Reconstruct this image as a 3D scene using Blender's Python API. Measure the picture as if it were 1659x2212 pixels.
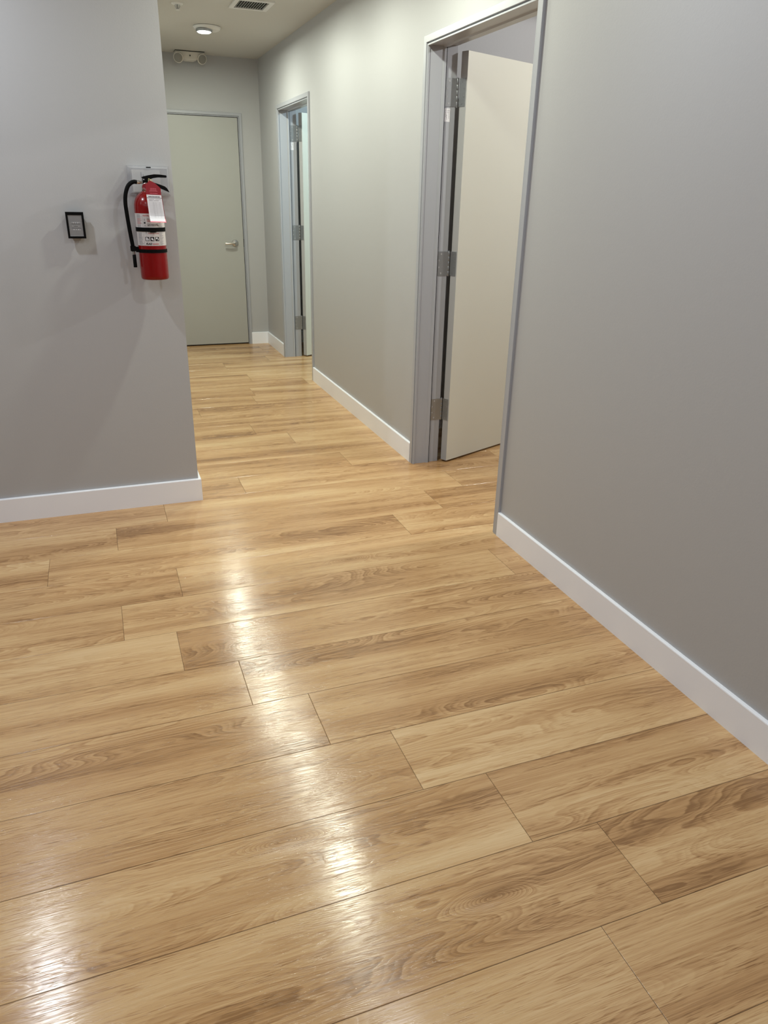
import bpy, bmesh, math, random
from mathutils import Vector, Matrix
C = bpy.context.scene.collection
S = bpy.context.scene
for o in list(bpy.data.objects): bpy.data.objects.remove(o)

# ------------------------------------------------------------------ camera
YAW, PITCH, ROLL, FPX = 3.65055533e-01, 4.07121203e-01, 2.15679965e-02, 1590.55863
cy, sy, cp, sp, cr, sr = math.cos(YAW), math.sin(YAW), math.cos(PITCH), math.sin(PITCH), math.cos(ROLL), math.sin(ROLL)
fw = Vector((sy*cp, cy*cp, -sp)); r0 = Vector((cy, -sy, 0)); u0 = r0.cross(fw)
rt = cr*r0 + sr*u0; up = -sr*r0 + cr*u0
cam = bpy.data.cameras.new('camera'); co = bpy.data.objects.new('camera', cam); C.objects.link(co)
M = Matrix((rt, up, -fw)).transposed().to_4x4(); M.translation = Vector((0, 0, 1.5))
co.matrix_world = M
cam.sensor_fit = 'VERTICAL'; cam.sensor_height = 24.0; cam.lens = FPX/2212*24.0
cam.clip_start = 0.02; cam.clip_end = 60
S.camera = co
# ------------------------------------------------------------------ world, exposure
w = bpy.data.worlds.new('world'); S.world = w; w.use_nodes = True
w.node_tree.nodes['Background'].inputs[0].default_value = (0.5, 0.55, 0.6, 1)
w.node_tree.nodes['Background'].inputs[1].default_value = 0.05
S.view_settings.view_transform = 'Standard'; S.view_settings.look = 'None'
S.view_settings.exposure = 0.46; S.view_settings.gamma = 1.0; S.view_settings.use_curve_mapping = False
H = 2.645; XR = 1.672; YL = 3.705; XC = 0.373; YF = 7.97
# ceiling lights: (x, y, watts, colour)
HALL = (0.96, 1.0, 0.85); ROOM = (0.85, 0.92, 1.0)
P_HALL = 9.5; P_ROOM = 4.6
LIGHTS = [(1.02, 6.66, 16, HALL), (1.03, 5.36, 10.5, HALL), (1.09, 4.46, 7.5, HALL), (1.09, 3.39, 12.5, HALL),
          (1.0, 1.9, 6.5, ROOM), (1.0, 0.6, P_ROOM, ROOM), (1.0, -0.9, P_ROOM, ROOM),
          (-0.68, 3.13, 10, ROOM), (-0.7, 1.6, P_ROOM, ROOM), (-0.7, 0.2, P_ROOM, ROOM), (-0.7, -1.3, P_ROOM, ROOM),
          (-2.4, 2.6, P_ROOM, ROOM), (-2.4, 1.0, P_ROOM, ROOM), (-2.4, -0.8, P_ROOM, ROOM)]
SIDE = [(3.3, 2.9, 105, (1.0, 0.99, 0.97)), (3.3, 6.3, 150, (0.70, 0.92, 1.0))]

# ------------------------------------------------------------------ materials
def srgb(r, g, b):
    f = lambda c: (c/255/12.92) if c/255 <= 0.04045 else ((c/255+0.055)/1.055)**2.4
    return (f(r), f(g), f(b), 1)
def mat(name, col, rough=0.5, metal=0.0, bump=0, bscale=200, spec=0.5, coat=0, emit=None, estr=0, aniso=0):
    m = bpy.data.materials.new(name); m.use_nodes = True
    nt = m.node_tree; b = nt.nodes['Principled BSDF']
    b.inputs['Base Color'].default_value = col; b.inputs['Roughness'].default_value = rough
    b.inputs['Metallic'].default_value = metal; b.inputs['Specular IOR Level'].default_value = spec
    b.inputs['Coat Weight'].default_value = coat
    if emit: b.inputs['Emission Color'].default_value = emit; b.inputs['Emission Strength'].default_value = estr
    tc = nt.nodes.new('ShaderNodeTexCoord')
    n = nt.nodes.new('ShaderNodeTexNoise'); n.inputs['Scale'].default_value = bscale; n.inputs['Detail'].default_value = 3
    nt.links.new(tc.outputs['Object'], n.inputs['Vector'])
    mr = nt.nodes.new('ShaderNodeMapRange'); mr.inputs['To Min'].default_value = max(0, rough-0.04); mr.inputs['To Max'].default_value = rough+0.04
    nt.links.new(n.outputs['Fac'], mr.inputs['Value']); nt.links.new(mr.outputs[0], b.inputs['Roughness'])
    if bump:
        bp = nt.nodes.new('ShaderNodeBump'); bp.inputs['Strength'].default_value = bump; bp.inputs['Distance'].default_value = 0.001
        nt.links.new(n.outputs['Fac'], bp.inputs['Height']); nt.links.new(bp.outputs[0], b.inputs['Normal'])
    return m
m_wall = mat('wall_paint', srgb(181, 181, 182), 0.5, bump=0.25, bscale=160, spec=0.35)
m_ceil = mat('ceiling_paint', srgb(198, 196, 190), 0.75, bump=0.3, bscale=180, spec=0.2)
m_base = mat('baseboard_paint', srgb(247, 249, 255), 0.35, bump=0.05, bscale=60)
m_frame = mat('frame_grey_enamel', srgb(170, 172, 178), 0.32, bump=0.03)
m_doorw = mat('door_ivory_paint', srgb(222, 222, 209), 0.4, bump=0.15, bscale=120)
m_doore = mat('door_edge_grey', srgb(172, 172, 172), 0.45)
m_doorg = mat('door_grey_green_paint', srgb(173, 173, 168), 0.38, bump=0.1, bscale=120)
m_black = mat('black_rubber', (0.0012, 0.0012, 0.0013, 1), 0.6, spec=0.12)
m_blackp = mat('black_plastic', (0.001, 0.001, 0.0011, 1), 0.45, spec=0.15)
m_steel = mat('satin_steel', (0.42, 0.43, 0.44, 1), 0.34, 0.95)
m_hinge = mat('hinge_steel', (0.36, 0.37, 0.38, 1), 0.42, 0.8, bump=0.1, bscale=300)
m_nickel = mat('brushed_nickel', (0.62, 0.60, 0.56, 1), 0.22, 1.0)
m_red = mat('red_enamel', (0.21, 0.0003, 0.0005, 1), 0.25, coat=0.2, spec=0.4)
m_redcard = mat('red_card', (0.26, 0.003, 0.012, 1), 0.55)
m_pink = mat('pink_card_back', srgb(225, 110, 125), 0.6)
m_paper = mat('white_card', srgb(228, 226, 230), 0.55)
m_label = mat('label_vinyl', srgb(205, 200, 198), 0.3)
m_ink = mat('black_ink', srgb(30, 28, 30), 0.5)
m_grey_ink = mat('grey_ink', srgb(135, 132, 136), 0.5)
m_red_ink = mat('red_ink', srgb(165, 40, 45), 0.5)
m_white = mat('white_plastic', srgb(222, 221, 218), 0.35)
m_whitew = mat('warm_white_plastic', srgb(214, 208, 198), 0.4)
m_dark = mat('dark_void', srgb(30, 29, 27), 0.8)
m_tie = mat('straw_plastic', srgb(214, 203, 150), 0.4)
m_plate = mat('silver_faceplate', (0.33, 0.33, 0.34, 1), 0.38, 0.55)
m_silver = mat('silver_line', srgb(172, 172, 174), 0.4)
m_lamp = mat('lit_diffuser', (1, 1, 1, 1), 0.4, emit=(0.95, 1.0, 0.95, 1), estr=9)
def clear_mat():
    m = bpy.data.materials.new('clear_acrylic'); m.use_nodes = True; nt = m.node_tree; nt.nodes.clear()
    out = nt.nodes.new('ShaderNodeOutputMaterial'); mx = nt.nodes.new('ShaderNodeMixShader')
    t = nt.nodes.new('ShaderNodeBsdfTransparent'); t.inputs[0].default_value = (0.97, 0.97, 0.98, 1)
    g = nt.nodes.new('ShaderNodeBsdfGlossy'); g.inputs['Roughness'].default_value = 0.12
    mx.inputs[0].default_value = 0.10; d = nt.nodes.new('ShaderNodeBsdfDiffuse'); d.inputs[0].default_value = (0.85, 0.86, 0.88, 1)
    m2 = nt.nodes.new('ShaderNodeMixShader'); m2.inputs[0].default_value = 0.16
    nt.links.new(t.outputs[0], m2.inputs[1]); nt.links.new(d.outputs[0], m2.inputs[2])
    nt.links.new(m2.outputs[0], mx.inputs[1]); nt.links.new(g.outputs[0], mx.inputs[2]); nt.links.new(mx.outputs[0], out.inputs[0])
    return m
m_clear = clear_mat()
def lens_mat():
    m = mat('frosted_lens', srgb(138, 135, 128), 0.25, bump=0.6, bscale=70); return m
m_lens = lens_mat()

def wood_mat():
    m = bpy.data.materials.new('oak_plank'); m.use_nodes = True; nt = m.node_tree; L = nt.links.new
    b = nt.nodes['Principled BSDF']
    def N(t, **k):
        n = nt.nodes.new(t)
        for a, v in k.items(): setattr(n, a, v)
        return n
    def math_(op, a, c=None, d=None):
        n = N('ShaderNodeMath', operation=op)
        for i, v in enumerate((a, c, d)):
            if v is None: continue
            if isinstance(v, (int, float)): n.inputs[i].default_value = v
            else: L(v, n.inputs[i])
        return n.outputs[0]
    uv = N('ShaderNodeUVMap'); uv.uv_map = 'plank_uv'
    at = N('ShaderNodeAttribute'); at.attribute_name = 'plank_random'
    sx = N('ShaderNodeSeparateXYZ'); L(uv.outputs[0], sx.inputs[0])
    sc = N('ShaderNodeSeparateXYZ'); L(at.outputs['Vector'], sc.inputs[0])
    R1, R2, R3 = sc.outputs
    def vec(ku, kv, kz=7.0):
        c = N('ShaderNodeCombineXYZ')
        L(math_('ADD', math_('MULTIPLY', sx.outputs[0], ku), math_('MULTIPLY', R1, 40.0)), c.inputs[0])
        L(math_('ADD', math_('MULTIPLY', sx.outputs[1], kv), math_('MULTIPLY', R2, 30.0)), c.inputs[1])
        L(math_('MULTIPLY', R3, kz), c.inputs[2])
        return c.outputs[0]
    def noise(v, detail=2, rough=0.5, dist=0.0):
        n = N('ShaderNodeTexNoise'); n.inputs['Scale'].default_value = 1; n.inputs['Detail'].default_value = detail
        n.inputs['Roughness'].default_value = rough; n.inputs['Distortion'].default_value = dist
        L(v, n.inputs['Vector']); return n.outputs['Fac']
    def mapr(v, a, c, d=0.0, e=1.0):
        n = N('ShaderNodeMapRange'); n.interpolation_type = 'SMOOTHSTEP'
        for i, x in enumerate((a, c, d, e)): n.inputs[i+1].default_value = x
        L(v, n.inputs[0]); return n.outputs[0]
    # growth-ring field: low-frequency noise stretched along the board, with sparse knots added
    n1 = noise(vec(0.95, 6.0), 1.5, 0.45, 0.25)
    wob = noise(vec(9, 22), 2, 0.5)
    vo = N('ShaderNodeTexVoronoi'); vo.inputs['Scale'].default_value = 1; vo.inputs['Randomness'].default_value = 1
    L(vec(1.05, 3.4, 3.0), vo.inputs['Vector'])
    knot = mapr(vo.outputs['Distance'], 0.0, 0.20, 1.0, 0.0)
    knot = math_('MULTIPLY', knot, knot)
    kmask = N('ShaderNodeSeparateXYZ'); L(vo.outputs['Color'], kmask.inputs[0])
    ksel = math_('GREATER_THAN', kmask.outputs[0], 0.45)
    knot = math_('MULTIPLY', knot, ksel)
    field = math_('ADD', math_('ADD', n1, math_('MULTIPLY', knot, 0.36)), math_('MULTIPLY', wob, 0.035))
    ring = math_('FRACT', math_('MULTIPLY', field, 27.0))
    late = math_('MULTIPLY', mapr(ring, 0.15, 0.86), mapr(ring, 0.9, 1.0, 1.0, 0.0))
    ring2 = math_('FRACT', math_('MULTIPLY', field, 81.0))
    late2 = math_('MULTIPLY', mapr(ring2, 0.2, 0.8), mapr(ring2, 0.85, 1.0, 1.0, 0.0))
    ringmask = mapr(noise(vec(1.1, 9.0, 11.0), 1), 0.38, 0.66, 0.15, 1.0)
    fibre = noise(vec(1.5, 150.0), 5, 0.66)
    fibre2 = noise(vec(9.0, 480.0), 3, 0.65)
    pore = mapr(noise(vec(16.0, 480.0, 5.0), 2, 0.5), 0.54, 0.64)
    poremask = mapr(noise(vec(2.0, 30.0, 9.0), 2), 0.40, 0.6)
    broad = noise(vec(0.8, 7.5, 13.0), 2, 0.5, 0.3)
    # tone 0 light .. 1 dark
    t = math_('ADD', math_('MULTIPLY', math_('SUBTRACT', broad, 0.5), 1.55), 0.40)
    t = math_('ADD', t, math_('MULTIPLY', math_('MULTIPLY', late, ringmask), 0.22))
    t = math_('ADD', t, math_('MULTIPLY', math_('MULTIPLY', late2, ringmask), 0.14))
    t = math_('ADD', t, math_('MULTIPLY', math_('SUBTRACT', fibre, 0.5), 0.8))
    t = math_('ADD', t, math_('MULTIPLY', math_('SUBTRACT', fibre2, 0.5), 0.6))
    t = math_('ADD', t, math_('MULTIPLY', math_('MULTIPLY', pore, poremask), 0.36))
    t = math_('ADD', t, math_('MULTIPLY', math_('MULTIPLY', knot, knot), 0.30))
    t = math_('ADD', t, math_('MULTIPLY', math_('SUBTRACT', R3, 0.5), 0.08))
    cr_ = N('ShaderNodeValToRGB'); L(t, cr_.inputs[0])
    e = cr_.color_ramp.elements; e[0].position = 0.0; e[0].color = srgb(*WOOD[0]); e[1].position = 1.0; e[1].color = srgb(*WOOD[3])
    x = e.new(0.35); x.color = srgb(*WOOD[1]); x = e.new(0.68); x.color = srgb(*WOOD[2])
    L(cr_.outputs[0], b.inputs['Base Color'])
    hgt = math_('SUBTRACT', math_('MULTIPLY', fibre2, 0.6), math_('ADD', math_('MULTIPLY', pore, 0.8), math_('MULTIPLY', late2, 0.25)))
    bp = N('ShaderNodeBump'); bp.inputs['Strength'].default_value = 0.40; bp.inputs['Distance'].default_value = 0.0004
    L(hgt, bp.inputs['Height'])
    wav = N('ShaderNodeBump'); wav.inputs['Strength'].default_value = 0.07; wav.inputs['Distance'].default_value = 0.0012
    L(fibre, wav.inputs['Height']); L(bp.outputs[0], wav.inputs['Normal']); L(wav.outputs[0], b.inputs['Normal'])
    L(mapr(fibre, 0.3, 0.7, 0.13, 0.22), b.inputs['Roughness'])
    b.inputs['Specular IOR Level'].default_value = 0.55
    tg_ = N('ShaderNodeTangent'); tg_.direction_type = 'UV_MAP'; tg_.uv_map = 'plank_uv'
    L(tg_.outputs[0], b.inputs['Tangent']); b.inputs['Anisotropic'].default_value = 0.75; b.inputs['Anisotropic Rotation'].default_value = 0.25
    return m
WOOD = [(224, 192, 146), (209, 171, 123), (186, 144, 98), (144, 106, 68)]
m_wood = wood_mat()
m_groove = mat('plank_joint_brown', srgb(112, 86, 58), 0.7)

# ------------------------------------------------------------------ mesh helpers
def finish(name, bm, m, parent=None, smooth=False, bevel=0, seg=2):
    me = bpy.data.meshes.new(name)
    if bevel:
        bmesh.ops.bevel(bm, geom=[e for e in bm.edges if len(e.link_faces) == 2 and e.calc_face_angle(0) > 0.6], offset=bevel, segments=seg, affect='EDGES', profile=0.5, clamp_overlap=True)
    bmesh.ops.recalc_face_normals(bm, faces=bm.faces)
    bm.to_mesh(me); bm.free()
    for x in (m if isinstance(m, (list, tuple)) else [m]): me.materials.append(x)
    o = bpy.data.objects.new(name, me); C.objects.link(o)
    if smooth:
        for p in me.polygons: p.use_smooth = True
        try: me.set_sharp_from_angle(angle=math.radians(38))
        except Exception: pass
    if parent is not None:
        o.parent = parent; o.matrix_parent_inverse = Matrix.Translation(-Vector(parent['_w'] if '_w' in parent.keys() else (0, 0, 0)))
    return o
def box(bm, x0, x1, y0, y1, z0, z1, mi=0, T=None):
    vs = [Vector(v) for v in ((x0,y0,z0),(x1,y0,z0),(x1,y1,z0),(x0,y1,z0),(x0,y0,z1),(x1,y0,z1),(x1,y1,z1),(x0,y1,z1))]
    if T is not None: vs = [T @ v for v in vs]
    v = [bm.verts.new(p) for p in vs]
    for f in ((0,3,2,1),(4,5,6,7),(0,1,5,4),(1,2,6,5),(2,3,7,6),(3,0,4,7)):
        q = bm.faces.new([v[i] for i in f]); q.material_index = mi
def lathe(bm, prof, c, n=40, T=None, mi=0):
    """prof: (r, z) list bottom->top about the z axis at c"""
    c = Vector(c); rings = []
    for r, z in prof:
        ring = []
        for k in range(n):
            a = 2*math.pi*k/n; p = Vector((r*math.cos(a), r*math.sin(a), z))
            if T is not None: p = T @ p
            ring.append(bm.verts.new(c+p))
        rings.append(ring)
    for a, b2 in zip(rings[:-1], rings[1:]):
        for k in range(n):
            f = bm.faces.new((a[k], a[(k+1) % n], b2[(k+1) % n], b2[k])); f.material_index = mi
    f = bm.faces.new(rings[0][::-1]); f.material_index = mi
    f = bm.faces.new(rings[-1]); f.material_index = mi
def prism(bm, pts, y0, y1, mi=0):
    a = [bm.verts.new((x, y0, z)) for x, z in pts]; b2 = [bm.verts.new((x, y1, z)) for x, z in pts]
    n = len(pts)
    bm.faces.new(a).material_index = mi; bm.faces.new(b2[::-1]).material_index = mi
    for k in range(n): bm.faces.new((a[k], b2[k], b2[(k+1) % n], a[(k+1) % n])).material_index = mi
def catmull(pts, sub=8):
    P = [Vector(p) for p in pts]; P = [2*P[0]-P[1]] + P + [2*P[-1]-P[-2]]; out = []
    for i in range(1, len(P)-2):
        for k in range(sub):
            t = k/sub
            out.append(0.5*((2*P[i]) + (-P[i-1]+P[i+1])*t + (2*P[i-1]-5*P[i]+4*P[i+1]-P[i+2])*t*t + (-P[i-1]+3*P[i]-3*P[i+1]+P[i+2])*t**3))
    out.append(P[-2]); return out
def tube(bm, pts, r, n=12, closed=False, mi=0):
    P = [Vector(p) for p in pts]; m = len(P); rings = []
    ref = Vector((0, 1, 0.01)).normalized()
    for i, p in enumerate(P):
        a = P[(i-1) % m] if (closed or i > 0) else P[0]; b2 = P[(i+1) % m] if (closed or i < m-1) else P[-1]
        t = (b2-a).normalized(); u = t.cross(ref)
        if u.length < 1e-3: u = t.cross(Vector((1, 0, 0)))
        u.normalize(); v = t.cross(u)
        rings.append([bm.verts.new(p + r*(math.cos(2*math.pi*k/n)*u + math.sin(2*math.pi*k/n)*v)) for k in range(n)])
    rg = range(m if closed else m-1)
    for i in rg:
        a, b2 = rings[i], rings[(i+1) % m]
        for k in range(n): bm.faces.new((a[k], a[(k+1) % n], b2[(k+1) % n], b2[k])).material_index = mi
    if not closed: bm.faces.new(rings[0][::-1]); bm.faces.new(rings[-1])
_tc = {}
def text_polys(s, size, align='LEFT', shear=0.0, bold=0.0):
    cu = bpy.data.curves.new('t', 'FONT'); cu.body = s; cu.size = size; cu.align_x = align; cu.shear = shear; cu.offset = bold; cu.resolution_u = 2
    o = bpy.data.objects.new('t', cu); C.objects.link(o)
    dg = bpy.context.evaluated_depsgraph_get(); dg.update()
    me = bpy.data.meshes.new_from_object(o.evaluated_get(dg))
    vs = [(v.co.x, v.co.y) for v in me.vertices]; fs = [tuple(p.vertices) for p in me.polygons]
    bpy.data.objects.remove(o); bpy.data.curves.remove(cu); bpy.data.meshes.remove(me)
    return vs, fs
def put_text(bm, s, size, x, z, fn, mi=0, **k):
    vs, fs = text_polys(s, size, **k)
    v = [bm.verts.new(fn(x+a, z+b2)) for a, b2 in vs]
    for f in fs:
        try: bm.faces.new([v[i] for i in f]).material_index = mi
        except ValueError: pass
def quadf(bm, x0, x1, z0, z1, fn, mi=0, n=1):
    for k in range(n):
        a, b2 = x0+(x1-x0)*k/n, x0+(x1-x0)*(k+1)/n
        v = [bm.verts.new(fn(*p)) for p in ((a, z0), (b2, z0), (b2, z1), (a, z1))]
        bm.faces.new(v).material_index = mi
def thing(name, loc, label=None, cat=None, group=None, kind=None):
    o = bpy.data.objects.new(name, None); C.objects.link(o); o.location = loc; o.empty_display_size = 0.05
    o['_w'] = tuple(loc)
    return tag(o, label, cat, group, kind)
def tag(o, label=None, cat=None, group=None, kind=None):
    if label: o['label'] = label
    if cat: o['category'] = cat
    if group: o['group'] = group
    if kind: o['kind'] = kind
    return o
def struct(name, bm, m, label, cat, **k):
    return tag(finish(name, bm, m, **k), label, cat, kind='structure')
def dup(root, loc, label):
    r = root.copy(); C.objects.link(r); r.location = loc; r['label'] = label
    for ch in list(root.children):
        c = ch.copy(); C.objects.link(c); c.parent = r
        for g in ch.children:
            d = g.copy(); C.objects.link(d); d.parent = c
    return r

# ------------------------------------------------------------------ floor
random.seed(11)
X0, X1, Y0, Y1 = -4.0, 5.0, -3.2, 8.05
PW, PL = 0.2565, 1.612
joints = {0: 1.057, 1: .865, 2: .673, 3: .484, 4: .303, 5: .12, 6: -.063, 7: .172, 8: -.34, 9: -.056, 10: .185, 11: .62, 12: 1.306, 13: .35}
bm = bmesh.new(); uvl = bm.loops.layers.uv.new('plank_uv'); cl = bm.loops.layers.float_color.new('plank_random')
box(bm, X0, X1, Y0, Y1, -0.05, -0.0012, 1)
row = int((Y0-0.898)//PW)
while 0.898+row*PW < Y1:
    ya = 0.898+row*PW; yb = ya+PW
    off = joints.get(row, random.uniform(0, PL))
    x = off - PL*math.ceil((off-X0)/PL)
    while x < X1:
        xa, xb = max(x, X0), min(x+PL, X1); y_a, y_b = max(ya, Y0), min(yb, Y1)
        if xb-xa > 0.01 and y_b-y_a > 0.01:
            rnd = (random.random(), random.random(), random.random(), 1)
            g, s = 0.00055, 0.0009
            outer = [(xa+g, y_a+g), (xb-g, y_a+g), (xb-g, y_b-g), (xa+g, y_b-g)]
            inner = [(xa+g+s, y_a+g+s), (xb-g-s, y_a+g+s), (xb-g-s, y_b-g-s), (xa+g+s, y_b-g-s)]
            vo = [bm.verts.new((p[0], p[1], -0.0008)) for p in outer]; vi = [bm.verts.new((p[0], p[1], 0)) for p in inner]
            fs = [bm.faces.new(vi)] + [bm.faces.new((vo[k], vo[(k+1) % 4], vi[(k+1) % 4], vi[k])) for k in range(4)]
            for f in fs:
                for lp in f.loops: lp[uvl].uv = (lp.vert.co.x-x, lp.vert.co.y-ya); lp[cl] = rnd
        x += PL
    row += 1
fl = struct('floor', bm, [m_wood, m_groove], 'light oak plank floor running across the hallway and into the rooms', 'floor')

# ------------------------------------------------------------------ walls, ceiling
def wall(name, boxes, label, m=m_wall):
    bm = bmesh.new()
    for b2 in boxes: box(bm, *b2)
    return struct(name, bm, m, label, 'wall')
WT = 0.15
O1 = (2.863, 3.885, 2.175); O2 = (6.178, 7.180, 2.155); O3 = (0.530, 1.443, 2.137)   # clear openings (s0, s1, top)
J = 0.027
bm = bmesh.new(); box(bm, X0, X1, Y0, Y1, H, H+0.1); struct('ceiling', bm, m_ceil, 'flat painted ceiling of the hallway', 'ceiling')
def wall_x_open(xa, xb, y0, y1, ops):
    bs = []; y = y0
    for s0, s1, t in ops:
        bs.append((xa, xb, y, s0-J, 0, H)); bs.append((xa, xb, s0-J, s1+J, t+J, H)); y = s1+J
    bs.append((xa, xb, y, y1, 0, H)); return bs
wall('wall_right', wall_x_open(XR, XR+WT, Y0, YF, [O1, O2]), 'long greige wall on the right with two open doorways')
wall('wall_left', [(X0, XC, YL, YL+0.12, 0, H)], 'grey wall on the left carrying the red fire extinguisher')
wall('wall_corridor', [(XC-0.12, XC, YL+0.12, YF, 0, H)], 'hidden left wall of the corridor beyond the corner')
wall('wall_back', [(XC-0.12, O3[0]-J, YF, YF+0.12, 0, H), (O3[0]-J, O3[1]+J, YF, YF+0.12, O3[2]+J, H), (O3[1]+J, XR+WT, YF, YF+0.12, 0, H)], 'greige wall at the far end of the corridor around the closed door')
wall('wall_front', [(X0, XR, Y0-0.1, Y0, 0, H)], 'wall behind the camera')
wall('wall_side', [(X0-0.1, X0, Y0, YL, 0, H)], 'far left wall outside the view')
wall('wall_room_near', [(XR+WT, X1, 4.53, 4.65, 0, H), (XR+WT, X1, 1.2, 1.3, 0, H), (X1-0.1, X1, 1.3, 4.53, 0, H)], 'walls of the warm lit room seen through the near doorway')
wall('wall_room_far', [(XR+WT, X1, 7.915, 8.03, 0, H), (X1-0.1, X1, 4.65, 7.915, 0, H)], 'walls of the cool lit room seen through the far doorway')

# ------------------------------------------------------------------ baseboards
BH, BT = 0.1195, 0.014
def base_run(bm, a, b2, nrm, ea=0.0, eb=0.0):
    a = Vector((*a, 0)); b2 = Vector((*b2, 0)); n = Vector((*nrm, 0)); t = (b2-a).normalized()
    prof = [(0, 0), (BT, 0), (BT, BH-0.004), (BT-0.0015, BH-0.001), (BT-0.004, BH), (0, BH)]
    A = [bm.verts.new(a + n*d - t*ea*d/BT + Vector((0, 0, z))) for d, z in prof]
    B = [bm.verts.new(b2 + n*d + t*eb*d/BT + Vector((0, 0, z))) for d, z in prof]
    bm.faces.new(A); bm.faces.new(B[::-1])
    for k in range(len(prof)): bm.faces.new((A[k], B[k], B[(k+1) % 6], A[(k+1) % 6]))
def baseboard(name, runs, label):
    bm = bmesh.new()
    for r in runs: base_run(bm, *r)
    return struct(name, bm, m_base, label, 'baseboard')
CO = 0.0455
baseboard('baseboard_right', [((XR, Y0+BT), (XR, O1[0]-CO), (-1, 0)), ((XR, O1[1]+CO), (XR, O2[0]-CO), (-1, 0)), ((XR, O2[1]+CO), (XR, YF), (-1, 0), 0, -BT)], 'white baseboard along the right wall between the doorways')
baseboard('baseboard_left', [((X0, YL), (XC, YL), (0, -1), 0, BT), ((XC, YL), (XC, YF), (1, 0), BT, -BT)], 'white baseboard under the fire extinguisher wall turning its corner')
baseboard('baseboard_back', [((O3[1]+CO, YF), (XR, YF), (0, -1), 0, -BT)], 'short white baseboard beside the closed door at the corridor end')
baseboard('baseboard_room_near', [((XR+WT+0.02, 4.53), (X1-0.1, 4.53), (0, -1), 0, -BT)], 'white baseboard inside the near room behind its door')
baseboard('baseboard_room_far', [((XR+WT+0.02, 7.915), (X1-0.1, 7.915), (0, -1), 0, -BT)], 'white baseboard inside the far room behind its door')

# ------------------------------------------------------------------ door frames
def frame_mesh(bm, s0, s1, top, fn, loops):
    """loops: list of (profile, mat); profile = closed (n, d) list; fn(s, d, z) -> point"""
    for prof, mi in loops:
        rows = []
        for n, d in prof:
            rows.append([bm.verts.new(fn(s0-n, d, 0)), bm.verts.new(fn(s0-n, d, top+n)), bm.verts.new(fn(s1+n, d, top+n)), bm.verts.new(fn(s1+n, d, 0))])
        m = len(rows)
        for i in range(m):
            a, b2 = rows[i], rows[(i+1) % m]
            for k in range(3): bm.faces.new((a[k], a[k+1], b2[k+1], b2[k])).material_index = mi
        bm.faces.new([r[0] for r in rows]).material_index = mi; bm.faces.new([r[3] for r in rows][::-1]).material_index = mi
PROF = [(0.0015, -0.0085), (0.0075, -0.0085), (0.0075, -0.001), (0.0135, -0.001), (0.0135, -0.011), (0.0150, -0.0125), (0.0435, -0.0125), (0.0450, -0.011), (0.0450, -0.0003),
        (0.0265, -0.0003), (0.0265, 0.1503), (0.045, 0.1503), (0.045, 0.1625), (0.016, 0.1625), (0.0138, 0.160), (0.0138, 0.095), (0.0018, 0.095), (0.0, 0.0935), (0.0, 0.083), (0.006, 0.075), (0.006, 0.005), (0.0, 0.003), (0.0, -0.007)]
GASK = [(0.0025, 0.0952), (0.0136, 0.0952), (0.0136, 0.0985), (0.0025, 0.0985)]
def fx(s, d, z): return (XR+d, s, z)
def fy(s, d, z): return (s, YF+0.0, z) if False else (s, YF+(0.12-d*0.8)*1.0, z)
def hinge_proto(): pass

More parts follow.
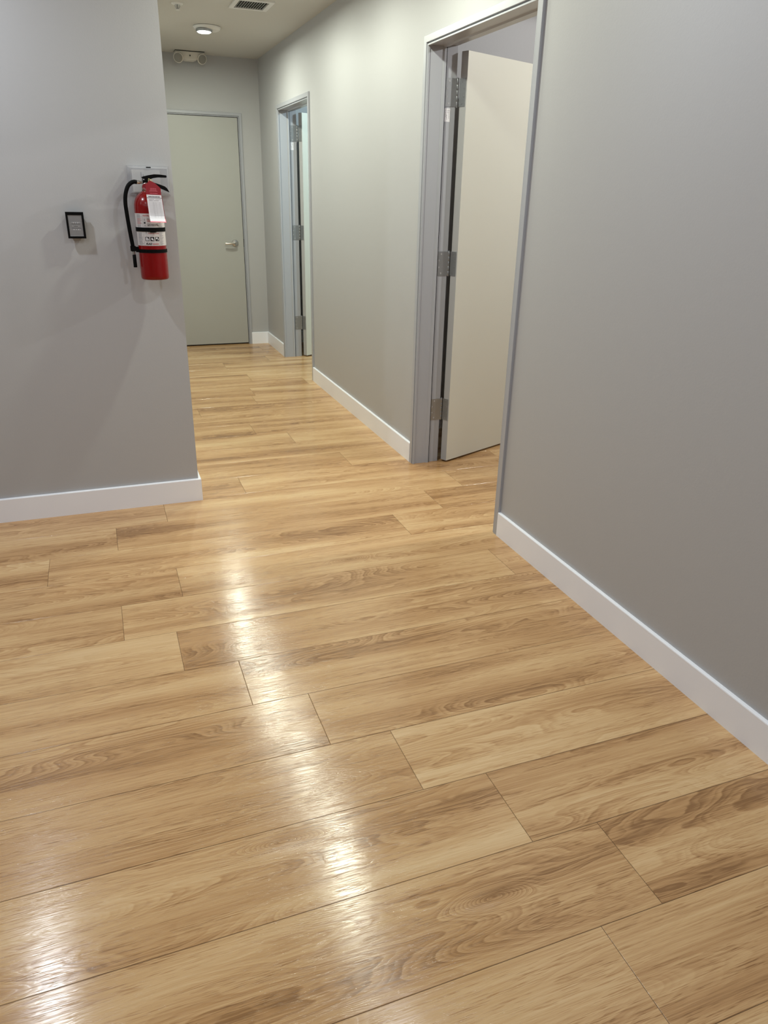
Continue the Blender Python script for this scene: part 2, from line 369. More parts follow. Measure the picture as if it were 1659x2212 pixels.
def door_set(name, O, label, ang, piv, face_mat, edge_mat, sticker=True, zs=(0.328, 1.155, 1.983), dw=0.985, ztop=2.165):
    root = thing(name, (XR, O[0], 0), label, 'door', kind='structure')
    bm = bmesh.new(); frame_mesh(bm, O[0], O[1], O[2], fx, [(PROF, 0)]); finish('door_frame', bm, m_frame, root)
    bm = bmesh.new(); frame_mesh(bm, O[0], O[1], O[2], fx, [(GASK, 0)]); tag(finish('door_gasket', bm, m_black, root), 'thin black gasket')
    # leaf
    a = math.radians(ang); c, s = math.cos(a), math.sin(a)
    B = Vector((piv[0]+0.011, piv[1]-0.012, 0)); fdir = Vector((c, s, 0)); edir = Vector((s, -c, 0)); th = 0.044
    T = Matrix(((fdir.x, edir.x, 0, B.x), (fdir.y, edir.y, 0, B.y), (0, 0, 1, 0), (0, 0, 0, 1)))
    bm = bmesh.new(); box(bm, 0.0, dw, 0.0, th, 0.012, ztop, 0, T)
    bmesh.ops.recalc_face_normals(bm, faces=bm.faces)
    for f in bm.faces:
        f.material_index = 1 if abs(f.normal.dot(fdir)) > 0.9 else 0
    leaf = finish('door_leaf', bm, [face_mat, edge_mat], root)
    # lever on the leaf
    for side in (-1, 1):
        bm = bmesh.new(); hx = dw-0.07
        yb = 0.0 if side < 0 else th
        R = Matrix.Rotation(math.radians(-90*side), 4, 'X')
        lathe(bm, [(0.032, 0), (0.032, 0.006), (0.026, 0.011), (0.011, 0.012), (0.011, 0.045), (0.0095, 0.05)], (0, 0, 0), 28, Matrix.Translation((hx, yb, 1.01)) @ R)
        tube(bm, catmull([(hx, yb+side*0.045, 1.01), (hx-0.02, yb+side*0.05, 1.01), (hx-0.07, yb+side*0.05, 1.008), (hx-0.11, yb+side*0.046, 1.008)], 5), 0.0085)
        for v in bm.verts: v.co = T @ v.co
        finish('lever_handle', bm, m_nickel, leaf, smooth=True)
    jy = O[1]+0.0138
    for z in zs:
        bm = bmesh.new(); h = 0.0635
        box(bm, XR+0.0985, piv[0]-0.0065, jy-0.0022, jy-0.0002, z-h, z+h)                   # jamb leaf

        bw = bmesh.new()
        # leaf on the door edge (local x = -0.0015..0)
        box(bm, -0.0022, 0.0008, -0.004, th-0.007, z-h, z+h, 0, T)
        for k in range(5):
            z0, z1 = z-h+k*2*h/5, z-h+(k+1)*2*h/5-0.0008
            lathe(bm, [(0.0070, z0), (0.0076, z0+0.001), (0.0076, z1-0.001), (0.0070, z1)], (piv[0], piv[1], 0), 20)
        lathe(bm, [(0.003, z-h-0.004), (0.0068, z-h-0.003), (0.0068, z-h)], (piv[0], piv[1], 0), 16)
        lathe(bm, [(0.0068, z+h), (0.0068, z+h+0.002), (0.004, z+h+0.004)], (piv[0], piv[1], 0), 16)
        bw.free()
        hg = finish('hinge', bm, m_hinge, root, smooth=True)
        for (u, dz) in ((0.024, 0.050), (0.011, 0.017), (0.011, -0.019), (0.024, -0.051)):
            bm = bmesh.new()
            R = Matrix.Rotation(math.radians(90), 4, 'X')
            lathe(bm, [(0.0046, 0), (0.0042, 0.0008), (0.0022, 0.0009), (0.0020, 0.0002)], (XR+0.0985+u, jy-0.0022, z+dz), 14, R)
            bm2 = bm; finish('screw', bm2, m_silver, hg, smooth=True)
            bm = bmesh.new()
            R = Matrix.Rotation(math.radians(-90), 4, 'Y')
            lathe(bm, [(0.0044, 0), (0.0040, 0.0006), (0.0020, 0.0007)], (0, 0, 0), 12, T @ Matrix.Translation((-0.0022, th-0.007-u*0.9, z+dz)) @ R)
            finish('screw', bm, m_steel, hg, smooth=True)
    if sticker:
        fn = lambda x, z: (x, jy-0.0004, z)
        bm = bmesh.new(); box(bm, XR+0.103, XR+0.134, jy-0.0004, jy-0.0001, 1.850, 1.911)
        st = tag(finish('rating_sticker', bm, m_paper, root), 'small white printed sticker')
        bm = bmesh.new()
        fn = lambda x, z: (XR+0.120+z, jy-0.00055, 1.908-x)
        for i, (a_, b_) in enumerate(((0.003, 0.046), (0.003, 0.022), (0.026, 0.050), (0.003, 0.040))):
            for q_ in range(int((b_-a_)/0.0045)): quadf(bm, a_+q_*0.0045, a_+q_*0.0045+0.0036-0.0012*(q_ % 2), 0.006-i*0.006, 0.0085-i*0.006, fn, 0)
        finish('sticker_print', bm, m_grey_ink, st)
    return root, T
door_set('door_1', O1, 'near doorway on the right with grey metal frame and ivory door open into a warm room', 22.8, (1.842, 3.904), m_doorw, m_doore)
door_set('door_2', O2, 'farther doorway on the right with grey frame and narrow view of a pale open door', 28, (1.842, 7.199), m_doorw, m_doore, ztop=2.148)

# closed door at the corridor end
d3 = thing('door_3', (O3[0], YF, 0), 'closed grey door with lever handle at the far end of the corridor', 'door', kind='structure')
def f3(s, d, z): return (s, YF+(0.12-d*0.8), z)
P3 = [(0.0135, -0.0085), (0.0185, -0.0085), (0.0185, -0.001), (0.0235, -0.001), (0.0235, -0.011), (0.0250, -0.0125), (0.0465, -0.0125), (0.048, -0.011), (0.048, -0.0003), (0.0265, -0.0003), (0.0265, 0.119),
      (0.0, 0.119), (0.0, 0.052), (0.0135, 0.052)]
bm = bmesh.new(); frame_mesh(bm, O3[0], O3[1], O3[2], lambda s, d, z: (s, YF+d, z), [(P3, 0)]); finish('door_frame', bm, m_frame, d3)
bm = bmesh.new(); box(bm, O3[0]-0.0095, O3[1]+0.0085, YF+0.004, YF+0.048, 0.014, O3[2]+0.0085)
lf = finish('door_leaf', bm, m_doorg, d3, bevel=0.001, seg=1)
bm = bmesh.new(); box(bm, O3[0]-0.012, O3[1]+0.012, YF+0.0485, YF+0.0515, 0.001, O3[2]+0.0120); finish('door_gasket', bm, m_black, d3)
bm = bmesh.new()
R = Matrix.Rotation(math.radians(90), 4, 'X')
hx, hz, hy = 1.365, 1.017, YF+0.004
lathe(bm, [(0.034, 0), (0.034, 0.006), (0.030, 0.012), (0.0115, 0.014), (0.0115, 0.048), (0.010, 0.052)], (0, 0, 0), 32, Matrix.Translation((hx, hy, hz)) @ R)
tube(bm, catmull([(hx, hy-0.046, hz), (hx-0.018, hy-0.053, hz), (hx-0.06, hy-0.053, hz-0.002), (hx-0.105, hy-0.048, hz-0.003)], 6), 0.0095, 14)
finish('lever_handle', bm, m_nickel, lf, smooth=True)
bm = bmesh.new(); box(bm, O3[1]+0.0088, O3[1]+0.0132, YF-0.001, YF+0.03, 0.98, 1.055); finish('latch', bm, m_blackp, d3)

# ------------------------------------------------------------------ ceiling fixtures
def downlight(x, y, p, col, label, wide=False):
    root = thing('ceiling_light', (x, y, H), label, 'ceiling light', 'round surface lights on the ceiling')
    bm = bmesh.new(); lathe(bm, [(0.074, -0.028), (0.088, -0.026), (0.099, -0.018), (0.103, -0.006), (0.103, -0.0025)], (x, y, H), 48); finish('housing', bm, m_white, root, smooth=True)
    bm = bmesh.new(); lathe(bm, [(0.100, -0.0026), (0.100, -0.0002)], (x, y, H), 48); finish('mounting_gasket', bm, m_dark, root)
    lx, ly = x-0.028, y-0.03
    bm = bmesh.new(); lathe(bm, [(0.052, -0.043), (0.060, -0.041), (0.062, -0.0285)], (lx, ly, H), 40); finish('lamp_ring', bm, m_steel, root, smooth=True)
    bm = bmesh.new(); lathe(bm, [(0.02, -0.051), (0.042, -0.049), (0.0515, -0.0435)], (lx, ly, H), 40); finish('diffuser', bm, m_lamp, root, smooth=True)
    if wide:
        ld = bpy.data.lights.new('lamp', 'SPOT'); ld.shadow_soft_size = 0.04; ld.spot_size = math.radians(178); ld.spot_blend = 0.06
    else:
        ld = bpy.data.lights.new('lamp', 'AREA'); ld.shape = 'DISK'; ld.size = 0.085
    ld.energy = p; ld.color = col
    lo = bpy.data.objects.new('lamp', ld); C.objects.link(lo); lo.parent = root; lo.location = (lx-x, ly-y, -0.054)
where = ['farthest round white ceiling light, near the end wall of the corridor', 'round ceiling light beside the air vent', 'round ceiling light over the middle of the corridor', 'round ceiling light by the near doorway']
FRONT = ['right row, nearest the near doorway', 'right row, beside the camera', 'right row, behind the camera', 'middle row, in front of the extinguisher wall', 'middle row, second from the extinguisher wall',
         'middle row, overhead of the camera', 'middle row, behind the camera', 'left row, nearest the extinguisher wall', 'left row, middle one', 'left row, rearmost one']
for i, (x, y, p, c) in enumerate(LIGHTS):
    downlight(x, y, p, c, where[i] if i < 4 else 'round ceiling light of the front room, ' + FRONT[i-4])
for i, (x, y, p, c) in enumerate(SIDE):
    downlight(x, y, p, c, ('round ceiling light inside the near room', 'round ceiling light inside the far room')[i], True)

# twin-head emergency light
em = thing('emergency_light', (1.030, 7.86, H), 'white twin-head emergency light under the ceiling above the closed door', 'emergency light')
ex, ey = 1.030, 7.86
bm = bmesh.new(); box(bm, ex-0.129, ex+0.129, ey-0.055, ey+0.055, H-0.006, H-0.0002); finish('back_plate', bm, m_dark, em)
bm = bmesh.new()
prof = [(-0.128, 0), (0.128, 0), (0.118, -0.014), (0.088, -0.030), (0.065, -0.055), (0.038, -0.066), (-0.038, -0.066), (-0.065, -0.055), (-0.088, -0.030), (-0.118, -0.014)]
prism(bm, [(ex+a, H-0.006+b2) for a, b2 in prof], ey-0.05, ey+0.05); finish('housing', bm, m_whitew, em, bevel=0.006, seg=3, smooth=True)
bm = bmesh.new(); lathe(bm, [(0.006, 0), (0.005, 0.002)], (ex, ey-0.050, H-0.036), 16, Matrix.Rotation(math.radians(90), 4, 'X')); finish('test_button', bm, m_dark, em, smooth=True)
for s in (-1, 1):
    hd = Vector((s*0.30, -1, -0.42)).normalized(); q = hd.to_track_quat('Z', 'Y').to_matrix().to_4x4()
    c0 = Vector((ex+s*0.103, ey-0.045, H-0.056))
    bm = bmesh.new(); lathe(bm, [(0.018, -0.03), (0.032, -0.022), (0.042, -0.005), (0.043, 0.008), (0.039, 0.010)], c0, 32, q)
    hh = finish('lamp_head', bm, m_whitew, em, smooth=True)
    bm = bmesh.new(); lathe(bm, [(0.037, 0.0095), (0.037, 0.0115), (0.028, 0.0135), (0.01, 0.014)], c0, 32, q); finish('lamp_lens', bm, m_lens, hh, smooth=True)

# air vent
vx0, vx1, vy0, vy1 = 1.060, 1.317, 5.645, 5.925
vt = thing('ceiling_vent', ((vx0+vx1)/2, (vy0+vy1)/2, H), 'white louvred air vent in the corridor ceiling', 'vent')
bm = bmesh.new(); bd = 0.030
for b2 in ((vx0, vx1, vy0, vy0+bd), (vx0, vx1, vy1-bd, vy1), (vx0, vx0+bd, vy0+bd, vy1-bd), (vx1-bd, vx1, vy0+bd, vy1-bd)): box(bm, *b2, H-0.009, H-0.0002)
finish('vent_frame', bm, m_white, vt)
bm = bmesh.new(); box(bm, vx0+bd, vx1-bd, vy0+bd, vy1-bd, H-0.0015, H-0.0002); finish('duct_opening', bm, m_dark, vt)
n = 12
for k in range(n):
    x = vx0+bd+(k+0.5)*(vx1-vx0-2*bd)/n
    bm = bmesh.new(); T = Matrix.Translation((x, 0, H-0.0058)) @ Matrix.Rotation(math.radians(-58), 4, 'Y')
    box(bm, -0.0048, 0.0048, vy0+bd, vy1-bd, -0.0006, 0.0006, 0, T); finish('slat', bm, m_white, vt)

# sprinkler
sx_, sy_ = 0.73, 5.985
sk = thing('fire_sprinkler', (sx_, sy_, H), 'small white recessed fire sprinkler in the corridor ceiling', 'sprinkler')
bm = bmesh.new(); lathe(bm, [(0.026, -0.007), (0.036, -0.006), (0.040, -0.0005)], (sx_, sy_, H), 36); finish('escutcheon', bm, m_white, sk, smooth=True)
bm = bmesh.new(); lathe(bm, [(0.006, -0.03), (0.006, -0.007)], (sx_, sy_, H), 12)
for s in (-1, 1): tube(bm, catmull([(sx_+s*0.013, sy_, H-0.007), (sx_+s*0.015, sy_, H-0.02), (sx_+s*0.004, sy_, H-0.033)], 5), 0.0018, 8)
finish('frame_arms', bm, m_steel, sk, smooth=True)
bm = bmesh.new(); lathe(bm, [(0.016, -0.037), (0.016, -0.0352), (0.004, -0.033)], (sx_, sy_, H), 24); finish('deflector', bm, m_white, sk, smooth=True)

# ------------------------------------------------------------------ wall keypad
kp = thing('wall_keypad', (-0.055, YL, 1.35), 'black framed keypad with grey faceplate on the left wall beside the extinguisher', 'keypad')
bm = bmesh.new(); box(bm, -0.083, -0.027, YL-0.021, YL-0.0003, 1.309, 1.392); finish('back_box', bm, m_blackp, kp, bevel=0.002)
bm = bmesh.new()
for b2 in ((-0.0915, -0.083, 1.297, 1.404), (-0.0275, -0.0185, 1.297, 1.404), (-0.083, -0.0275, 1.391, 1.404), (-0.083, -0.0275, 1.297, 1.306)): box(bm, b2[0], b2[1], YL-0.031, YL-0.021, b2[2], b2[3])
finish('bezel', bm, m_blackp, kp)
bm = bmesh.new(); box(bm, -0.083, -0.0275, YL-0.0295, YL-0.0212, 1.306, 1.391); fp = finish('faceplate', bm, m_plate, kp)
bm = bmesh.new(); yk = YL-0.0298; fn = lambda x, z: (x, yk, z)
quadf(bm, -0.083, -0.0275, 1.3888, 1.3908, fn, 1); quadf(bm, -0.083, -0.0275, 1.3062, 1.3080, fn, 1)
for zr, x0 in ((1.3605, -0.0715), (1.3335, -0.072)):
    quadf(bm, x0, x0+0.035, zr-0.0030, zr+0.0030, fn, 1)
    fn2 = lambda x, z: (x, yk-0.0002, z)
    for dx in (0.003, 0.013, 0.021, 0.031): quadf(bm, x0+dx-0.0012, x0+dx+0.0012, zr-0.0012, zr+0.0012, fn2, 0)
for zr, x0, x1 in ((1.3560, -0.0715, -0.0365), (1.3385, -0.072, -0.0355)):
    quadf(bm, x0, x1, zr-0.0006, zr+0.0006, fn, 0)
quadf(bm, -0.067, -0.042, 1.3447, 1.3508, fn, 1)
for q_ in range(7): quadf(bm, -0.0645+q_*0.0029, -0.0645+q_*0.0029+0.0023, 1.3463, 1.3487+0.0010*(q_ % 3 == 0), fn2, 0)
finish('faceplate_print', bm, [m_ink, m_silver], fp)

# ------------------------------------------------------------------ thermostat and clear guard
th = thing('thermostat', (0.26, YL, 1.52), 'white thermostat under a clear guard behind the extinguisher handle', 'thermostat')
bm = bmesh.new(); box(bm, 0.200, 0.318, YL-0.030, YL-0.0045, 1.490, 1.578); tb = finish('housing', bm, m_white, th, bevel=0.004, seg=3, smooth=True)
bm = bmesh.new(); fn = lambda x, z: (0.236-z, YL-0.0304, 1.535+x)
for i, n_ in enumerate((8, 6)):
    for q_ in range(n_): quadf(bm, q_*0.0042, q_*0.0042+0.003, -0.004-i*0.009, -i*0.009, fn, 0)
finish('housing_print', bm, m_grey_ink, tb)
gd = thing('thermostat_guard', (0.27, YL, 1.52), 'clear plastic guard box covering the thermostat on the left wall', 'guard')
bm = bmesh.new(); gx0, gx1, gz0, gz1, gy = 0.184, 0.356, 1.478, 1.592, YL-0.040
box(bm, gx0+0.008, gx1-0.008, gy, gy+0.002, gz0+0.008, gz1-0.008)
def frust(bm, a, b2):
    A = [bm.verts.new(p) for p in a]; B = [bm.verts.new(p) for p in b2]
    for k in range(4): bm.faces.new((A[k], A[(k+1) % 4], B[(k+1) % 4], B[k]))
frust(bm, [(gx0, YL-0.003, gz0), (gx1, YL-0.003, gz0), (gx1, YL-0.003, gz1), (gx0, YL-0.003, gz1)], [(gx0+0.008, gy, gz0+0.008), (gx1-0.008, gy, gz0+0.008), (gx1-0.008, gy, gz1-0.008), (gx0+0.008, gy, gz1-0.008)])
gc = finish('cover', bm, m_clear, gd)
bm = bmesh.new(); box(bm, gx0-0.003, gx1+0.003, YL-0.003, YL-0.0003, gz0-0.003, gz1+0.003); finish('mounting_base', bm, m_clear, gd)
bm = bmesh.new(); box(bm, 0.262, 0.281, YL-0.034, YL-0.020, gz1-0.0065, gz1-0.0022); finish('latch', bm, m_blackp, gd)

# ------------------------------------------------------------------ extinguisher
ax, ay, R0 = 0.2515, 3.620, 0.0605
br = thing('extinguisher_bracket', (ax, YL, 1.3), 'black wall bracket with strap holding the red fire extinguisher', 'bracket')
bm = bmesh.new(); box(bm, ax-0.019, ax+0.019, YL-0.006, YL-0.0003, 1.20, 1.45); box(bm, ax-0.010, ax+0.010, ay+R0+0.0015, YL-0.006, 1.33, 1.35); box(bm, ax-0.010, ax+0.010, ay+R0+0.0015, YL-0.006, 1.20, 1.215)
finish('back_plate', bm, m_blackp, br)
def band(bm, z0, z1, r, t, n=56):
    rings = []
    for rr, z in ((r, z0), (r+t, z0), (r+t, z1), (r, z1)):
        rings.append([bm.verts.new((ax+rr*math.cos(2*math.pi*k/n), ay+rr*math.sin(2*math.pi*k/n), z)) for k in range(n)])
    for i in range(4):
        a, b2 = rings[i], rings[(i+1) % 4]
        for k in range(n): bm.faces.new((a[k], a[(k+1) % n], b2[(k+1) % n], b2[k]))
bm = bmesh.new(); band(bm, 1.331, 1.3475, R0+0.0007, 0.0016); box(bm, ax-0.008, ax+0.016, ay-R0-0.006, ay-R0-0.0015, 1.3285, 1.3475); finish('strap', bm, m_black, br, smooth=True)

fe = thing('fire_extinguisher', (ax, ay, 1.128), 'red fire extinguisher with black hose hanging on the left wall', 'fire extinguisher')
bm = bmesh.new()
lathe(bm, [(0.040, 1.131), (0.0525, 1.128), (0.0575, 1.130), (0.0602, 1.136), (R0, 1.146), (R0, 1.425), (0.0597, 1.438), (0.0565, 1.452), (0.051, 1.464), (0.043, 1.475), (0.033, 1.484), (0.024, 1.490), (0.0175, 1.495), (0.016, 1.500)], (ax, ay, 0), 64)
finish('cylinder', bm, m_red, fe, smooth=True)
# printed label wrapped round the cylinder (x measured as arc length from the front line)
def cyl(r): return lambda x, z: (ax + r*math.sin(x/R0), ay - r*math.cos(x/R0), z)
F0 = 0.03/R0   # the viewer looks from the left: front line of the label
def cylf(r): return lambda x, z: cyl(r)(x-0.006, z)
bm = bmesh.new(); quadf(bm, -0.088, 0.088, 1.273, 1.404, cyl(R0+0.0003), 0, 48)
lb = tag(finish('label', bm, m_label, fe, smooth=True), 'off-white printed instruction label')
bm = bmesh.new(); f = cyl(R0+0.0006); g = cyl(R0+0.0008)
xl = -0.036     # dividing line left column / centre panel
for z0, z1 in ((1.273, 1.404),):
    quadf(bm, xl-0.0003, xl+0.0003, z0, z1, f, 1); quadf(bm, 0.0300, 0.0306, z0, z1, f, 1)
quadf(bm, xl, 0.030, 1.3945-0.0055, 1.3950-0.0055, f, 1, 6)
for zz in (1.392, 1.362, 1.308, 1.375): quadf(bm, -0.07, xl, zz, zz+0.0004, f, 1, 4)
random.seed(4)
z = 1.400
while z > 1.276:
    col = 2 if 1.363 < z < 1.374 or 1.377 < z < 1.385 else 1
    if abs(z-1.339) > 0.010:
        quadf(bm, -0.066, -0.066+random.uniform(0.018, 0.026), z-0.0011, z, f, col, 3)
        quadf(bm, 0.033, 0.033+random.uniform(0.012, 0.024), z-0.0010, z, f, 1, 3)
    z -= random.choice((0.0026, 0.0026, 0.0034))
put_text(bm, 'INSTRUCTIONS', 0.0088, xl+0.004, 1.3925, f, 2, bold=0.0002)
def pict(x, z, s):      # outlined step pictogram
    for q in ((x, x+s, z, z+0.0005), (x, x+s, z+s-0.0005, z+s), (x, x+0.0005, z, z+s), (x+s-0.0005, x+s, z, z+s)): quadf(bm, *q, f, 1, 2)
    quadf(bm, x+0.35*s, x+0.65*s, z+0.2*s, z+0.75*s, f, 1)
pict(xl+0.003, 1.3725, 0.0125)
quadf(bm, xl+0.0055, xl+0.0135, 1.3635, 1.3700, f, 0, 2)
pict(xl+0.004, 1.3500, 0.0125); pict(xl+0.006, 1.3210, 0.0125)
for s_, zz, c in (('PULL PIN', 1.3805, 0), ('HOLD UNIT', 1.3755, 2), ('UPRIGHT', 1.3705, 2), ('START BACK 8 FEET', 1.3595, 0), ('AIM AT BASE OF FIRE', 1.3540, 0), ('SQUEEZE LEVER', 1.3275, 0), ('SWEEP SIDE TO SIDE', 1.3215, 2)):
    put_text(bm, s_, 0.0052, xl+0.020, zz, f, c, bold=0.00016)
for i, s_ in enumerate(('A', 'B', 'C')):
    x = xl+0.006+i*0.021
    quadf(bm, x, x+0.0165, 1.2925, 1.3095, f, 0, 4)
    put_text(bm, ('TRASH', 'LIQUIDS', 'ELECTRIC')[i], 0.0027, x+0.001, 1.3115, f, 1)
    if i == 0:
        quadf(bm, x+0.003, x+0.008, 1.2945, 1.3075, g, 3); quadf(bm, x+0.0095, x+0.0115, 1.2945, 1.3060, g, 3); quadf(bm, x+0.0125, x+0.0145, 1.2945, 1.302, g, 3)
    elif i == 1:
        v = [bm.verts.new(g(x+a, 1.2925+b2)) for a, b2 in ((0.003, 0.009), (0.008, 0.003), (0.0125, 0.008), (0.0075, 0.0145))]; bm.faces.new(v).material_index = 3
        quadf(bm, x+0.012, x+0.0145, 1.2945, 1.299, g, 3)
    else:
        v = [bm.verts.new(g(x+a, 1.2925+b2)) for a, b2 in ((0.002, 0.013), (0.005, 0.007), (0.009, 0.009), (0.011, 0.014), (0.006, 0.0155))]; bm.faces.new(v).material_index = 3
        v = [bm.verts.new(g(x+a, 1.2925+b2)) for a, b2 in ((0.009, 0.002), (0.0145, 0.005), (0.0135, 0.013), (0.0115, 0.007))]; bm.faces.new(v).material_index = 3
for q in ((xl+0.002, 0.029, 1.2868, 1.2872), (xl+0.002, 0.029, 1.2755, 1.2759)): quadf(bm, *q, f, 1, 5)
put_text(bm, 'FLAG', 0.0105, xl+0.006, 1.2775, f, 0, shear=0.35, bold=0.0005)
for zz in (1.2825, 1.2785): quadf(bm, xl+0.034, 0.026, zz-0.0008, zz+0.0008, f, 2, 4)
finish('label_print', bm, [m_ink, m_grey_ink, m_red_ink, m_paper], lb)
# valve, handles
bm = bmesh.new(); lathe(bm, [(0.0185, 1.487), (0.0195, 1.492), (0.0195, 1.499), (0.015, 1.503), (0.013, 1.515), (0.013, 1.528)], (ax, ay, 0), 28)
box(bm, 0.238, 0.266, ay-0.011, ay+0.011, 1.512, 1.541); finish('valve', bm, m_blackp, fe, smooth=True)
bm = bmesh.new(); prism(bm, [(0.2345, 1.5475), (0.240, 1.550), (0.262, 1.5555), (0.287, 1.5600), (0.312, 1.5595), (0.337, 1.5570), (0.3395, 1.553), (0.337, 1.5475), (0.305, 1.5480), (0.282, 1.5445), (0.268, 1.539), (0.262, 1.531), (0.240, 1.531), (0.2385, 1.542)], ay-0.0125, ay+0.0125)
finish('squeeze_lever', bm, m_blackp, fe, bevel=0.0015, seg=2, smooth=True)
bm = bmesh.new(); prism(bm, [(0.262, 1.530), (0.275, 1.5290), (0.287, 1.5265), (0.310, 1.5195), (0.328, 1.5130), (0.336, 1.507), (0.346, 1.4895), (0.332, 1.4955), (0.310, 1.504), (0.290, 1.512), (0.262, 1.516)], ay-0.011, ay+0.011)
finish('carry_handle', bm, m_blackp, fe, bevel=0.0012, seg=2, smooth=True)
bm = bmesh.new(); lathe(bm, [(0.0026, 0), (0.0022, 0.0012)], (0.2425, ay-0.0126, 1.5385), 14, Matrix.Rotation(math.radians(90), 4, 'X')); finish('rivet', bm, m_silver, fe, smooth=True)
bm = bmesh.new(); RX = Matrix.Rotation(math.radians(90), 4, 'Y')
lathe(bm, [(0.0068, 0), (0.0075, 0.001), (0.0075, 0.014), (0.0055, 0.015), (0.0055, 0.024)], (0.2125, ay-0.002, 1.5275), 24, RX); finish('hose_fitting', bm, m_nickel, fe, smooth=True)
bm = bmesh.new()
hp = [(0.2135, ay-0.002, 1.5275), (0.202, 3.617, 1.5285), (0.188, 3.615, 1.523), (0.174, 3.612, 1.509), (0.1625, 3.611, 1.481), (0.1575, 3.611, 1.449), (0.158, 3.611, 1.409), (0.161, 3.611, 1.36), (0.1645, 3.612, 1.314), (0.168, 3.612, 1.275), (0.1695, 3.612, 1.247)]
tube(bm, catmull(hp, 7), 0.0083, 18); finish('hose', bm, m_black, fe, smooth=True)
bm = bmesh.new(); lathe(bm, [(0.0062, 1.233), (0.0062, 1.2475)], (0.1697, 3.612, 0), 20); finish('nozzle_ferrule', bm, m_nickel, fe, smooth=True)
bm = bmesh.new(); lathe(bm, [(0.0075, 1.180), (0.0077, 1.182), (0.0074, 1.232), (0.006, 1.2345)], (0.1705, 3.612, 0), 22); finish('nozzle', bm, m_black, fe, smooth=True)
bm = bmesh.new(); band(bm, 1.2435, 1.2575, R0+0.0005, 0.0018)
box(bm, 0.158, 0.180, 3.601, 3.623, 1.2485, 1.2695); box(bm, 0.180, 0.196, 3.605, 3.620, 1.244, 1.266); finish('hose_clip', bm, m_black, fe, smooth=True)
# gauge
gq = Vector((-0.35, -1, 0.05)).normalized().to_track_quat('Z', 'Y').to_matrix().to_4x4(); gcen = Vector((0.2475, ay-0.018, 1.509))
bm = bmesh.new(); lathe(bm, [(0.0115, -0.006), (0.0155, -0.004), (0.0160, 0.002), (0.0145, 0.0030)], gcen, 32, gq); gg = finish('gauge', bm, m_nickel, fe, smooth=True)
bm = bmesh.new(); lathe(bm, [(0.0142, 0.0025), (0.0140, 0.0034)], gcen, 32, gq)
ga = tag(finish('gauge_face', bm, m_redcard, gg), 'red gauge dial')
bm = bmesh.new(); fn = lambda x, z: gcen + (gq @ Vector((x, z, 0.0038)))
for a in range(-60, 61, 30): 
    t_ = math.radians(a); c_, s_ = math.cos(t_), math.sin(t_)
    v = [bm.verts.new(fn(p*s_+q*c_, -p*c_+q*s_)) for p, q in ((0.007, -0.0006), (0.012, -0.0006), (0.012, 0.0006), (0.007, 0.0006))]; bm.faces.new(v)
finish('gauge_marks', bm, m_paper, gg)
bm = bmesh.new(); pts = [Vector((0.2475, ay-0.036, 1.509)) + Vector((0.0165*math.cos(t), 0.002*math.sin(2*t), 0.0185*math.sin(t)-0.002)) for t in [2*math.pi*k/32 for k in range(32)]]
tube(bm, pts, 0.0008, 6, True); finish('pull_pin_ring', bm, m_nickel, fe, smooth=True)

# inspection tag
ty = 3.545
tg = thing('inspection_tag', (0.268, ty, 1.54), 'red and white inspection tag hanging from the extinguisher handle', 'tag')
def tmap(u, v):
    """u 0..1 across, v 0 top of white part .. 1 bottom, negative above; the foot curls toward the viewer"""
    xl_ = 0.2430+0.0040*max(v, 0); xr_ = 0.3040+0.0060*max(v, 0)
    z = 1.4795-0.1045*v - 0.0015*u
    curl = max(0, v-0.75); y = ty - 0.012*(v if v > 0 else 0) - 0.25*curl*curl + 0.010*min(v, 0)*-1
    return Vector((xl_+(xr_-xl_)*u, y, z))
def sheet(bm, outline, mi, off, thick=0.0004):
    a = [bm.verts.new(tmap(u, v)+Vector((0, off, 0))) for u, v in outline]; b2 = [bm.verts.new(p.co+Vector((0, thick, 0))) for p in a]
    bm.faces.new(a).material_index = mi; bm.faces.new(b2[::-1]).material_index = mi
    for k in range(len(a)): bm.faces.new((a[k], b2[k], b2[(k+1) % len(a)], a[(k+1) % len(a)])).material_index = mi
bm = bmesh.new()
sheet(bm, [(0.0, 0.0), (0.0, -0.28), (0.02, -0.36), (0.30, -0.54), (0.62, -0.46), (1.0, -0.26), (1.0, 0.0)], 0, 0.0004)
for k in range(8): v0, v1 = k/8*1.03, (k+1)/8*1.03; sheet(bm, [(0.0, v0), (1.035, v0), (1.035, v1), (0.0, v1)], 0 if k < 7 else 1, 0.0008)
tc_ = finish('tag_card', bm, [m_redcard, m_pink], tg)
bm = bmesh.new()
for k in range(10): v0, v1 = k/10, (k+1)/10; sheet(bm, [(0.0, v0), (1.0, v0), (1.0, v1), (0.0, v1)], 0, -0.0002, 0.0003)
pc = tag(finish('record_sheet', bm, m_paper, tg), 'white printed record sheet')
bm = bmesh.new(); W_ = 0.061; fn = lambda x, z: tmap(x/W_, z/0.1045)+Vector((0, -0.0006, 0))
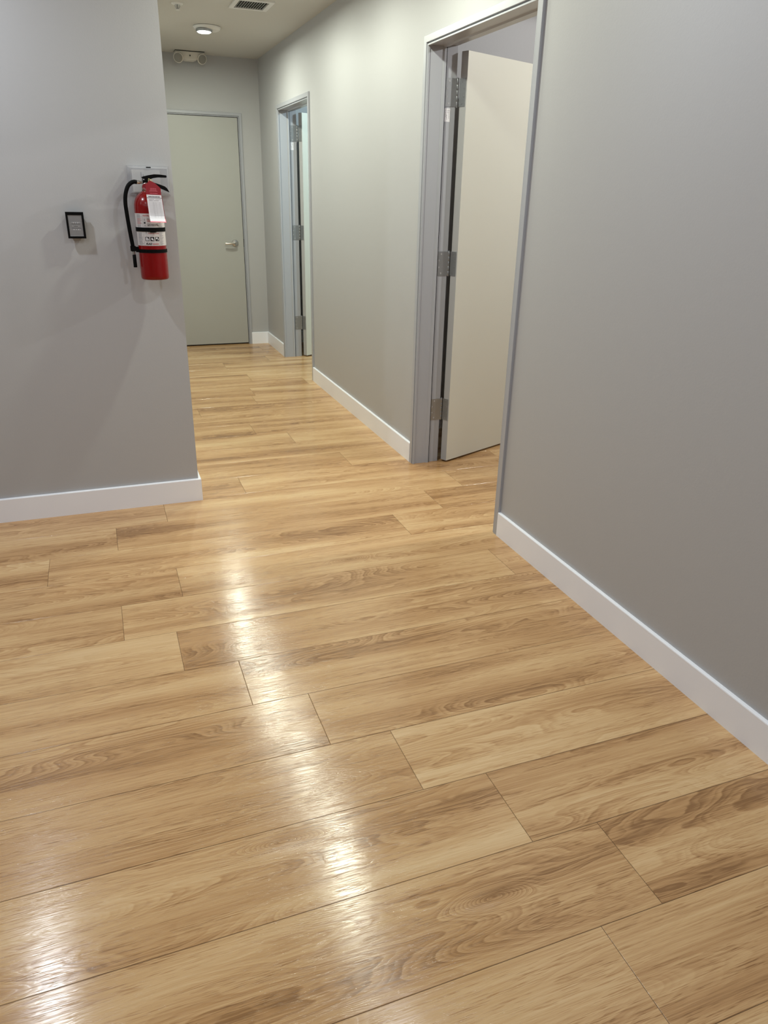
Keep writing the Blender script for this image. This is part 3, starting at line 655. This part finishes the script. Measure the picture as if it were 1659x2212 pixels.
def tq(u0, u1, v0, v1, mi): quadf(bm, u0*W_, u1*W_, v0*0.1045, v1*0.1045, fn, mi, 3)
def ttext(s_, size, u, v, mi, **k):
    vs, fs = text_polys(s_, size, **k); vv = [bm.verts.new(tmap(u+a/W_, v-b2/0.1045)+Vector((0, -0.0006, 0))) for a, b2 in vs]
    for f_ in fs:
        try: bm.faces.new([vv[i] for i in f_]).material_index = mi
        except ValueError: pass
ttext('INSPECTION RECORD', 0.0048, 0.5, 0.085, 0, align='CENTER', bold=0.0002)
tq(0, 1, 0.108, 0.122, 0)
tq(0.12, 0.48, 0.165, 0.175, 1); tq(0.55, 0.92, 0.165, 0.175, 1); tq(0.12, 0.38, 0.205, 0.218, 1); tq(0.42, 0.78, 0.205, 0.215, 1)
for k in range(22): tq(0.08, 0.93, 0.255+k*0.028, 0.258+k*0.028, 1)
for u in (0.36, 0.42, 0.56, 0.80): tq(u, u+0.006, 0.27, 0.87, 1)
finish('record_print', bm, [m_ink, m_grey_ink], pc)
bm = bmesh.new()
for ua, ub, v in ((0.30, 0.70, -0.245), (0.28, 0.70, -0.195), (0.22, 0.76, -0.150), (0.24, 0.76, -0.065)):
    u = ua; k = 0
    while u < ub:
        wd = (0.05, 0.08, 0.035, 0.065)[k % 4]; tq(u, min(u+wd, ub), v, v+0.020, 0); u += wd+0.014; k += 1
finish('card_print', bm, m_pink, tc_)
bm = bmesh.new()
lp = catmull([(0.262, 3.600, 1.5425), (0.2595, 3.585, 1.528), (0.264, 3.570, 1.515), (0.272, 3.552, 1.505)], 6); tube(bm, lp, 0.0008, 6)
lp = catmull([(0.262, 3.600, 1.5425), (0.2665, 3.590, 1.540), (0.273, 3.580, 1.528), (0.278, 3.562, 1.515), (0.272, 3.552, 1.505)], 6); tube(bm, lp, 0.0008, 6)
pts = [Vector((0.268, 3.580, 1.529)) + Vector((0.0065*math.cos(t)+0.003*math.sin(t), 0, 0.010*math.sin(t)-0.002*math.cos(t))) for t in [2*math.pi*k/24 for k in range(24)]]
tube(bm, pts, 0.0008, 6, True)
finish('tie', bm, m_tie, tg, smooth=True)
